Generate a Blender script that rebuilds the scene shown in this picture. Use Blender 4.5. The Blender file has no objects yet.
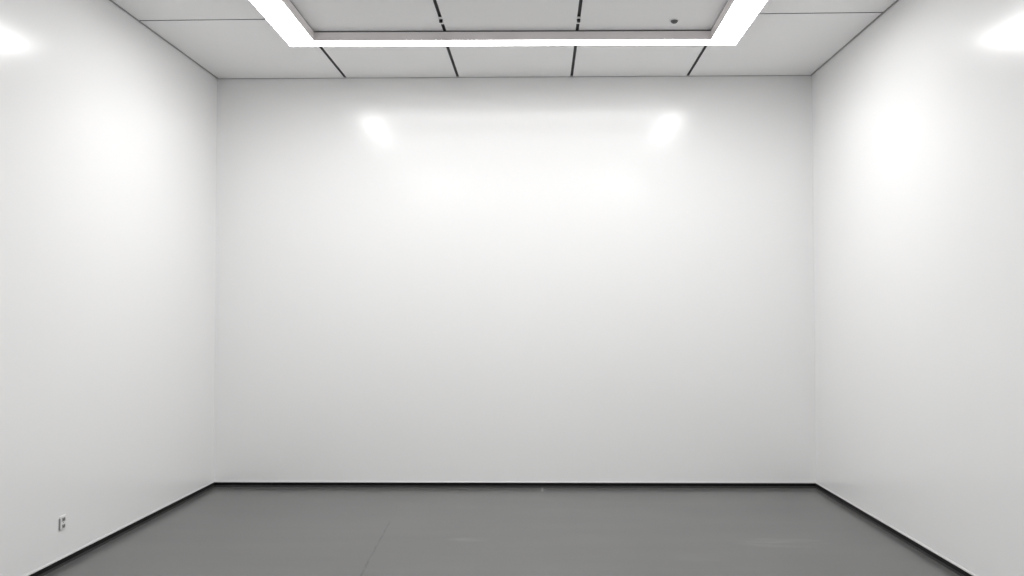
import bpy, bmesh, math
from mathutils import Matrix, Vector

# ------------------------------------------------------------------ camera, world, exposure
S = bpy.context.scene
COL = S.collection
F_PX, D_CAM, EYE_X, EYE_Z = 850.0, 8.4147, 0.2691, 1.6819
YAW, PITCH, ROLL = 0.0155, 0.0278, 0.0014
cam = bpy.data.cameras.new('camera')
cam.sensor_fit = 'HORIZONTAL'; cam.sensor_width = 36.0
cam.lens = F_PX * 36.0 / 1024
cam.shift_x = -15.15 / 1024
cam.shift_y = 4.95 / 1024
cam.clip_start = 0.05
camo = bpy.data.objects.new('camera', cam)
COL.objects.link(camo)
rot = Matrix.Rotation(YAW, 3, 'Z') @ Matrix.Rotation(PITCH, 3, 'X') @ Matrix.Rotation(ROLL, 3, 'Y')
rx, ry, rz = rot.col[0], rot.col[1], rot.col[2]
m = Matrix((rx, rz, -ry)).transposed().to_4x4()
m.translation = (EYE_X, -D_CAM, EYE_Z)
camo.matrix_world = m
S.camera = camo

w = bpy.data.worlds.new('world'); S.world = w
w.use_nodes = True
w.node_tree.nodes['Background'].inputs['Color'].default_value = (0.8, 0.8, 0.8, 1)
w.node_tree.nodes['Background'].inputs['Strength'].default_value = 0.0

S.view_settings.view_transform = 'Standard'
S.view_settings.look = 'None'
S.view_settings.exposure = 0.0
S.view_settings.gamma = 1.0
S.view_settings.use_curve_mapping = False
S.cycles.use_denoising = True
S.cycles.max_bounces = 16
S.cycles.diffuse_bounces = 12
S.cycles.glossy_bounces = 6
S.cycles.sample_clamp_indirect = 0.0
S.cycles.caustics_reflective = True

LAMP = 20.8            # radiance of the light ring's diffuser

# ------------------------------------------------------------------ dimensions (metres)
H = 4.0688             # ceiling height
HW = 2.965             # half width of the room at the end wall
YR = -10.2             # rear wall, behind the camera
SL, SR = -0.0040, 0.00965   # the two side walls open very slightly towards the camera
BASE = 0.048           # skirting height
def xl(y): return -HW + SL * (-y)
def xr(y): return HW + SR * (-y)

# ------------------------------------------------------------------ materials
def new_mat(name):
    mt = bpy.data.materials.new(name); mt.use_nodes = True
    nt = mt.node_tree
    return mt, nt, nt.nodes['Principled BSDF']

def node(nt, kind, **kw):
    n = nt.nodes.new(kind)
    for k, v in kw.items(): setattr(n, k, v)
    return n

def plain(name, col, rough=0.5, spec=0.5, metal=0.0, var=0.03, scale=8.0):
    """one colour with a very slight procedural variation"""
    mt, nt, b = new_mat(name)
    tc = node(nt, 'ShaderNodeTexCoord')
    nz = node(nt, 'ShaderNodeTexNoise'); nz.inputs['Scale'].default_value = scale; nz.inputs['Detail'].default_value = 3
    mr = node(nt, 'ShaderNodeMapRange')
    mr.inputs['To Min'].default_value = 1 - var; mr.inputs['To Max'].default_value = 1 + var
    mx = node(nt, 'ShaderNodeMix', data_type='RGBA', blend_type='MULTIPLY')
    mx.inputs[0].default_value = 1.0
    mx.inputs[6].default_value = (*col, 1)
    nt.links.new(tc.outputs['Object'], nz.inputs['Vector'])
    nt.links.new(nz.outputs['Fac'], mr.inputs['Value'])
    nt.links.new(mr.outputs['Result'], mx.inputs[7])
    nt.links.new(mx.outputs[2], b.inputs['Base Color'])
    b.inputs['Roughness'].default_value = rough
    b.inputs['Specular IOR Level'].default_value = spec
    b.inputs['Metallic'].default_value = metal
    return mt

M_wall = plain('white_gloss_paint', (0.885, 0.884, 0.884), rough=0.20, spec=0.5, var=0.004, scale=0.8)
M_ceil = plain('white_ceiling_panel', (0.945, 0.944, 0.942), rough=0.6, spec=0.2, var=0.006, scale=1.5)
M_gap = plain('dark_joint', (0.11, 0.11, 0.108), rough=0.8, spec=0.1)
M_shadow = plain('grey_wall_gap_shade', (0.5, 0.5, 0.495), rough=0.8, spec=0.1)
M_shallow = plain('grey_joint', (0.22, 0.22, 0.215), rough=0.8, spec=0.1)
M_base = plain('black_skirting', (0.006, 0.006, 0.006), rough=0.5, spec=0.15)
M_reflection = plain('painted_skirting_reflection', (0.055, 0.055, 0.054), rough=0.5, spec=0.2)
M_bright_line = plain('white_bright_line', (0.70, 0.70, 0.695), rough=0.45, spec=0.3)
M_alu = plain('painted_aluminium', (0.86, 0.82, 0.82), rough=0.5, spec=0.3)
M_gap_shade = plain('dark_gap_shade', (0.10, 0.10, 0.10), rough=0.7, spec=0.2)
M_plastic = plain('white_plastic', (0.84, 0.84, 0.83), rough=0.35, spec=0.5)
M_face = plain('grey_socket_face', (0.45, 0.45, 0.44), rough=0.45, spec=0.4)
M_slot = plain('dark_slot', (0.02, 0.02, 0.02), rough=0.6, spec=0.2)
M_edge_shade = plain('grey_edge_shade', (0.30, 0.30, 0.30), rough=0.5, spec=0.3)
M_steel = plain('dull_steel', (0.35, 0.35, 0.34), rough=0.4, metal=0.8)
M_sensor = plain('grey_plastic', (0.12, 0.12, 0.12), rough=0.5, spec=0.3)

M_lamp = bpy.data.materials.new('lit_diffuser'); M_lamp.use_nodes = True
_b = M_lamp.node_tree.nodes['Principled BSDF']
_b.inputs['Base Color'].default_value = (0.8, 0.8, 0.8, 1)
_b.inputs['Roughness'].default_value = 0.5
_b.inputs['Emission Color'].default_value = (1.0, 0.997, 0.994, 1)
_b.inputs['Emission Strength'].default_value = LAMP

def floor_material():
    mt, nt, b = new_mat('polished_grey_concrete')
    L = nt.links.new
    tc = node(nt, 'ShaderNodeTexCoord')
    def mp(scale, rotz=0.0, loc=(0, 0, 0)):
        q = node(nt, 'ShaderNodeMapping')
        q.inputs['Scale'].default_value = scale
        q.inputs['Rotation'].default_value = (0, 0, rotz)
        q.inputs['Location'].default_value = loc
        L(tc.outputs['Object'], q.inputs['Vector']); return q.outputs['Vector']
    def noise(vec, scale, detail=4, rough=0.55):
        q = node(nt, 'ShaderNodeTexNoise')
        q.inputs['Scale'].default_value = scale; q.inputs['Detail'].default_value = detail
        q.inputs['Roughness'].default_value = rough
        L(vec, q.inputs['Vector']); return q.outputs['Fac']
    def math_(op, a, c=None, clamp=False):
        q = node(nt, 'ShaderNodeMath', operation=op); q.use_clamp = clamp
        for i, v in enumerate((a, c)):
            if v is None: continue
            if isinstance(v, (int, float)): q.inputs[i].default_value = v
            else: L(v, q.inputs[i])
        return q.outputs[0]
    def rng(v, a, c, d, e):
        q = node(nt, 'ShaderNodeMapRange')
        for k, x in zip(('From Min', 'From Max', 'To Min', 'To Max'), (a, c, d, e)): q.inputs[k].default_value = x
        L(v, q.inputs['Value']); return q.outputs['Result']
    sp = node(nt, 'ShaderNodeSeparateXYZ'); L(tc.outputs['Object'], sp.inputs['Vector'])
    X, Y = sp.outputs['X'], sp.outputs['Y']
    cloud = rng(noise(mp((1, 1, 1)), 0.7, 2), 0.25, 0.75, 0.93, 1.07)
    streak = rng(noise(mp((0.5, 3.2, 1), 0.06), 1.2, 3, 0.5), 0.25, 0.75, 0.93, 1.07)
    val = math_('MULTIPLY', cloud, streak)
    # scuffs: worn pale smears where the photo shows them
    smear = rng(noise(mp((0.9, 4.0, 1), -0.12), 2.6, 3, 0.55), 0.4, 0.7, 0.0, 1.0)
    total = None
    for (cx, cy, ax, ay, amt) in ((-0.28, -1.95, 0.18, 0.08, .65), (2.06, -2.02, 0.40, 0.16, .65),
                                  (1.38, -2.42, 0.20, 0.12, .35)):
        dx = math_('DIVIDE', math_('SUBTRACT', X, cx), ax); dy = math_('DIVIDE', math_('SUBTRACT', Y, cy), ay)
        r2 = math_('ADD', math_('MULTIPLY', dx, dx), math_('MULTIPLY', dy, dy))
        g = math_('MULTIPLY', math_('SUBTRACT', 1.0, r2, True), amt)
        total = g if total is None else math_('ADD', total, g)
    scuff = math_('MULTIPLY', total, rng(smear, 0, 1, 0.15, 1.0))
    # the pale stroke at the foot of the end wall
    tick = math_('MULTIPLY', math_('SUBTRACT', 1.0, math_('DIVIDE', math_('ABSOLUTE', math_('SUBTRACT', X, 0.285)), 0.016), True),
                 math_('GREATER_THAN', Y, -0.20))
    scuff = math_('ADD', scuff, math_("MULTIPLY", tick, 2.2))
    # hairline crack running towards the viewer
    wob = rng(noise(mp((1, 1, 1)), 5.0, 4), 0.0, 1.0, -0.013, 0.013)
    xc = math_('ADD', math_('MULTIPLY', math_('ADD', Y, 1.40), -0.0465), -0.97)
    dist = math_('ABSOLUTE', math_('ADD', math_('SUBTRACT', X, xc), wob))
    crack = math_('SUBTRACT', 1.0, math_('DIVIDE', dist, 0.010), True)
    crack = math_('MULTIPLY', crack, math_('MULTIPLY', math_('LESS_THAN', Y, -1.38), rng(noise(mp((1, 1, 1)), 9.0, 3), 0.35, 0.6, 0.25, 0.8)))
    val = math_('MULTIPLY', val, math_('ADD', 1.0, scuff))
    val = math_('MULTIPLY', val, math_('SUBTRACT', 1.0, math_('MULTIPLY', crack, 0.9)))
    mx = node(nt, 'ShaderNodeMix', data_type='RGBA', blend_type='MULTIPLY')
    mx.inputs[0].default_value = 1.0
    mx.inputs[6].default_value = (*FLOOR_COL, 1)
    L(val, mx.inputs[7]); L(mx.outputs[2], b.inputs['Base Color'])
    b.inputs['Roughness'].default_value = FLOOR_ROUGH
    b.inputs['Specular IOR Level'].default_value = FLOOR_SPEC
    return mt
FLOOR_COL, FLOOR_ROUGH, FLOOR_SPEC = (0.115, 0.115, 0.113), 0.276, 0.44
M_floor = floor_material()

# ------------------------------------------------------------------ mesh helpers
def link(name, bm, mats, parent=None):
    bmesh.ops.recalc_face_normals(bm, faces=bm.faces)
    me = bpy.data.meshes.new(name); bm.to_mesh(me); bm.free()
    for mt in (mats if isinstance(mats, (list, tuple)) else [mats]): me.materials.append(mt)
    o = bpy.data.objects.new(name, me); COL.objects.link(o)
    if parent: o.parent = parent
    return o

def structure(o):
    o['kind'] = 'structure'; return o

def prism(bm, pts, z0, z1, mat=0, edge=None):
    """closed slab between two heights over the polygon pts"""
    lo = [bm.verts.new((x, y, z0)) for x, y in pts]; hi = [bm.verts.new((x, y, z1)) for x, y in pts]
    fs = [bm.faces.new(lo[::-1]), bm.faces.new(hi)]
    n = len(pts)
    for i in range(n): fs.append(bm.faces.new((lo[i], lo[(i+1) % n], hi[(i+1) % n], hi[i])))
    for f in fs: f.material_index = mat
    if edge is not None:
        for f in fs[2:]: f.material_index = edge
    return fs

def box(bm, c, s, mat=0, bevel=0.0, seg=2):
    r = bmesh.ops.create_cube(bm, size=1.0)
    vs = r['verts']
    for v in vs: v.co = Vector((v.co.x*s[0] + c[0], v.co.y*s[1] + c[1], v.co.z*s[2] + c[2]))
    fs = set(f for v in vs for f in v.link_faces)
    for f in fs: f.material_index = mat
    if bevel:
        es = set(e for v in vs for e in v.link_edges)
        rr = bmesh.ops.bevel(bm, geom=list(es), offset=bevel, segments=seg, profile=0.5, affect='EDGES')
        for f in rr['faces']: f.material_index = mat

def sweep(bm, profile, a, b, inward, mat=0):
    """profile of (distance from wall, height) swept from a to b along a wall"""
    va = [bm.verts.new((a[0] + inward[0]*d, a[1] + inward[1]*d, z)) for d, z in profile]
    vb = [bm.verts.new((b[0] + inward[0]*d, b[1] + inward[1]*d, z)) for d, z in profile]
    n = len(profile)
    fs = [bm.faces.new(va), bm.faces.new(vb[::-1])]
    for i in range(n): fs.append(bm.faces.new((va[i], vb[i], vb[(i+1) % n], va[(i+1) % n])))
    for f in fs: f.material_index = mat

def ring_quad(bm, outer, inner, z0, z1, mat=0):
    """a mitred rectangular ring with four corners outside and four inside"""
    for i in range(4):
        j = (i+1) % 4
        o0, o1, i1, i0 = outer[i], outer[j], inner[j], inner[i]
        for z in (z0, z1):
            f = bm.faces.new([bm.verts.new((x, y, z)) for x, y in (o0, o1, i1, i0)]); f.material_index = mat
        for p, q in ((o0, o1), (i0, i1)):
            f = bm.faces.new([bm.verts.new(v) for v in ((*p, z0), (*q, z0), (*q, z1), (*p, z1))]); f.material_index = mat
    bmesh.ops.remove_doubles(bm, verts=bm.verts, dist=1e-5)

# ------------------------------------------------------------------ the room shell
T = 0.12
bm = bmesh.new()
prism(bm, [(xl(0)-T, T), (xr(0)+T, T), (xr(YR)+T, YR-T), (xl(YR)-T, YR-T)], -0.15, 0.0)
structure(link('floor', bm, M_floor))

bm = bmesh.new(); prism(bm, [(xl(0)-T, 0), (xr(0)+T, 0), (xr(0)+T, T), (xl(0)-T, T)], 0, H+.12)
structure(link('wall_back', bm, M_wall))
bm = bmesh.new(); prism(bm, [(xl(0), 0), (xl(0)-T, 0), (xl(YR)-T, YR), (xl(YR), YR)], 0, H+.12)
structure(link('wall_left', bm, M_wall))
bm = bmesh.new(); prism(bm, [(xr(0), 0), (xr(0)+T, 0), (xr(YR)+T, YR), (xr(YR), YR)], 0, H+.12)
structure(link('wall_right', bm, M_wall))
bm = bmesh.new(); prism(bm, [(xl(YR)-T, YR-T), (xr(YR)+T, YR-T), (xr(YR)+T, YR), (xl(YR)-T, YR)], 0, H+.12)
structure(link('wall_front', bm, M_wall))

# skirting: black board; white strip added to imitate the bright line above
def skirting(side, a, b, inward):
    bm = bmesh.new()
    zs = BASE - 0.027                    # black cap above; grey strip below imitates its reflection in the floor
    sweep(bm, [(0, 0), (0.010, 0), (0.010, zs), (0, zs)], a, b, inward, 1)
    sweep(bm, [(0, zs), (0.012, zs), (0.012, BASE-0.002), (0.010, BASE), (0, BASE)], a, b, inward, 0)
    structure(link('baseboard_' + side, bm, [M_base, M_reflection]))
def bright_line(n, a, b, inward):
    bm = bmesh.new()
    sweep(bm, [(0, BASE), (0.006, BASE), (0.005, BASE+0.008), (0, BASE+0.013)], a, b, inward)
    structure(link('trim_%d' % n, bm, M_bright_line))
runs = (('back', (xl(0), 0), (xr(0), 0), (0, -1)), ('left', (xl(0), 0), (xl(YR), YR), (1, 0)),
        ('right', (xr(0), 0), (xr(YR), YR), (-1, 0)), ('front', (xl(YR), YR), (xr(YR), YR), (0, 1)))
for k, (s, a, b, inw) in enumerate(runs):
    skirting(s, a, b, inw)
    bright_line(k+1, a, b, inw)

# ceiling: panels with open joints below a dark plenum board
SEAMS = (-1.671, -0.548, 0.584, 1.734)   # joints between the ring and the end wall
INNER = (-1.671, -0.525, 0.580, 1.734)   # joints of the panels inside the ring
G, GW = 0.013, 0.017            # half a joint; the gap left along the walls
YC = -1.715                     # the cross joint
bm = bmesh.new()
prism(bm, [(xl(0), 0), (xr(0), 0), (xr(YR), YR), (xl(YR), YR)], H+0.014, H+0.075, 1)
xs = [None] + list(SEAMS) + [None]
rows = [-GW]
y = YC
while y > YR + 0.5:
    rows.append(y); y -= 1.715
rows.append(YR + GW)
for i in range(5):
    inner = i in (1, 2, 3)
    rws = [rows[0], -1.325, rows[-1]] if inner else rows
    for k in range(len(rws)-1):
        xs = [None] + list(INNER if inner and k else SEAMS) + [None]
        ya = rws[k] - (0.009 if k else 0)
        yb = rws[k+1] + (0.009 if k+1 < len(rws)-1 else 0)
        def X0(y): return xs[i] + G if xs[i] is not None else xl(y) + GW
        def X1(y): return xs[i+1] - G if xs[i+1] is not None else xr(y) - GW
        def tilt(x, yy, edge): return yy - 0.012*(x + 0.2) if edge else yy
        ea, eb = (k > 0 and not inner), (k+1 < len(rws)-1 and not inner)
        pts = [(X0(ya), tilt(X0(ya), ya, ea)), (X1(ya), tilt(X1(ya), ya, ea)),
               (X1(yb), tilt(X1(yb), yb, eb)), (X0(yb), tilt(X0(yb), yb, eb))]
        prism(bm, pts, H, H+0.014, 0, 1)
# shallow grey filler in the cross joints
for y in rows[1:-1]:
    for xa, xb in ((xl(y)+GW, SEAMS[0]-G), (SEAMS[3]+G, xr(y)-GW)):
        prism(bm, [(xa, y-.0089-.012*(xa+.2)), (xb, y-.0089-.012*(xb+.2)), (xb, y+.0089-.012*(xb+.2)), (xa, y+.0089-.012*(xa+.2))], H+0.004, H+0.0135, 2)
structure(link('ceiling', bm, [M_ceil, M_gap, M_shallow]))
# grey strip added to darken the gap between ceiling panels and walls
for k, (s, a, b, inw) in enumerate(runs):
    bm = bmesh.new()
    sweep(bm, [(0, H-0.002), (0.006, H-0.002), (0.006, H+0.013), (0, H+0.013)], a, b, inw)
    structure(link('trim_%d' % (k+5), bm, M_shadow))

# ------------------------------------------------------------------ things
def thing(name, label, cat, loc=(0, 0, 0), group=None):
    o = bpy.data.objects.new(name, None); COL.objects.link(o)
    o.empty_display_size = 0.1
    o.location = loc; o['label'] = label; o['category'] = cat
    if group: o['group'] = group
    return o

# the lit rectangular frame under the ceiling
ZB = H - 0.080
YN = -2.64                       # near end of the ring
outer = [(-1.867, -1.241), (1.942, -1.211), (1.940, YN), (-1.850, YN)]
inner = [(-1.615, -1.408), (1.691, -1.378), (1.683, YN+.19), (-1.604, YN+.19)]
IN_X0, IN_X1, IN_Y0, IN_Y1 = -1.70, 1.80, -1.33, YN+.10
lamp = thing('ceiling_light', 'large rectangular ring of white light mounted under the panelled ceiling', 'light', (0, 0, H))
SGN = ((1, -1), (-1, -1), (-1, 1), (1, 1))
def inset(q, dx, dy): return [(x + sx*dx, y + sy*dy) for (x, y), (sx, sy) in zip(q, SGN)]
bm = bmesh.new(); ring_quad(bm, outer, inner, ZB-H+0.004, -0.012)
link('housing', bm, M_alu, lamp)
bm = bmesh.new(); ring_quad(bm, inset(outer, .010, .015), inset(inner, -.010, -.015), ZB-H, ZB-H+0.004)
bm.normal_update()
bmesh.ops.recalc_face_normals(bm, faces=bm.faces)
for f in bm.faces: 
    c = f.calc_center_median()
    outside = abs(f.normal.z) < 0.5 and not (IN_X0 < c.x < IN_X1 and IN_Y1 < c.y < IN_Y0)
    f.material_index = 0 if (f.normal.z < -0.5 or outside) else 1     # the underside and its outer edge glow
d = link('diffuser', bm, [M_lamp, M_plastic], lamp); d['label'] = 'glowing white diffuser strip'
bm = bmesh.new(); ring_quad(bm, inset(outer, .02, .02), inset(inner, -.005, -.005), -0.012, 0.0)  # dark strip stands in for the shaded gap above the housing
g = link('gap_shade', bm, M_gap_shade, lamp); g['label'] = 'dark strip painted as shade against the ceiling'

# added unseen fill light: ring copied over the viewer's end of the room
fill_lamp = lamp.copy(); COL.objects.link(fill_lamp)
fill_lamp.location.y = -4.6
fill_lamp['label'] = 'added fill light, a ring copied nearer the viewer, out of view'
for ch in list(lamp.children):
    c = ch.copy(); COL.objects.link(c); c.parent = fill_lamp
lamp['group'] = fill_lamp['group'] = 'rectangular ring lights on the ceiling'

# covers that bridge the two ceiling joints inside the light ring
def clip(x, y, label):
    t = thing('joint_clip', label, 'clip', (x, y, H), 'clips bridging the ceiling joints')
    bm = bmesh.new()
    box(bm, (0, 0.0, -0.002), (0.030, 0.16, 0.004), bevel=0.0015)
    link('cover_strip', bm, M_plastic, t)
    bm = bmesh.new()
    bmesh.ops.create_cone(bm, cap_ends=True, segments=20, radius1=0.013, radius2=0.015, depth=0.024, matrix=Matrix.Translation((0, -0.028, -0.015)))
    s = link('screw', bm, M_slot, t); s['label'] = 'dark round screw head'
    return t
clip(INNER[1], -1.640, 'pale clip with dark screw bridging the ceiling joint left of centre inside the light ring')
clip(INNER[2], -1.628, 'pale clip with dark screw bridging the ceiling joint right of centre inside the light ring')

# ceiling sensor
sn = thing('ceiling_sensor', 'tiny dark grey round sensor on the ceiling near right end of light ring', 'sensor', (1.352, -1.612, H))
bm = bmesh.new()
bmesh.ops.create_cone(bm, cap_ends=True, segments=28, radius1=0.036, radius2=0.040, depth=0.006, matrix=Matrix.Translation((0, 0, -0.003)))
link('rim', bm, M_plastic, sn)
bm = bmesh.new()
bmesh.ops.create_uvsphere(bm, u_segments=24, v_segments=12, radius=0.030, matrix=Matrix.Translation((0, 0, -0.006)) @ Matrix.Diagonal((1, 1, 0.75, 1)))
for f in bm.faces: f.smooth = True
s = link('lens', bm, M_sensor, sn); s['label'] = 'dark domed lens'

# wall outlet on the left wall
oy, oz = -2.665, 0.292
ot = thing('wall_outlet', 'small white duplex power outlet low on the left wall', 'outlet', (xl(oy), oy, oz))
bm = bmesh.new(); box(bm, (0.006, 0, 0), (0.012, 0.066, 0.094), bevel=0.003)
link('cover_plate', bm, M_plastic, ot)
bm = bmesh.new(); box(bm, (0.0055, -0.0345, -0.006), (0.011, 0.004, 0.078), bevel=0.001)  # thin grey box imitates shade on the plate's near edge
e = link('edge_shade', bm, M_edge_shade, ot); e['label'] = 'dark grey strip painted as shade along the near edge'
for k, zc in enumerate((0.022, -0.024)):
    bm = bmesh.new(); box(bm, (0.0125, 0, zc), (0.004, 0.040, 0.026), bevel=0.0015)
    rc = link('socket', bm, M_face, ot)
    for yy, hh in ((-0.009, 0.014), (0.009, 0.012)):
        bm = bmesh.new(); box(bm, (0.0146, yy, zc+0.002), (0.001, 0.007, hh))
        link('slot', bm, M_slot, rc)
    bm = bmesh.new()
    bmesh.ops.create_cone(bm, cap_ends=True, segments=14, radius1=0.004, radius2=0.004, depth=0.001,
                          matrix=Matrix.Translation((0.0146, 0, zc-0.006)) @ Matrix.Rotation(math.pi/2, 4, 'Y'))
    link('ground_hole', bm, M_slot, rc)
bm = bmesh.new()
bmesh.ops.create_cone(bm, cap_ends=True, segments=14, radius1=0.004, radius2=0.003, depth=0.002,
                      matrix=Matrix.Translation((0.0125, 0, 0)) @ Matrix.Rotation(math.pi/2, 4, 'Y'))
link('screw', bm, M_steel, ot)
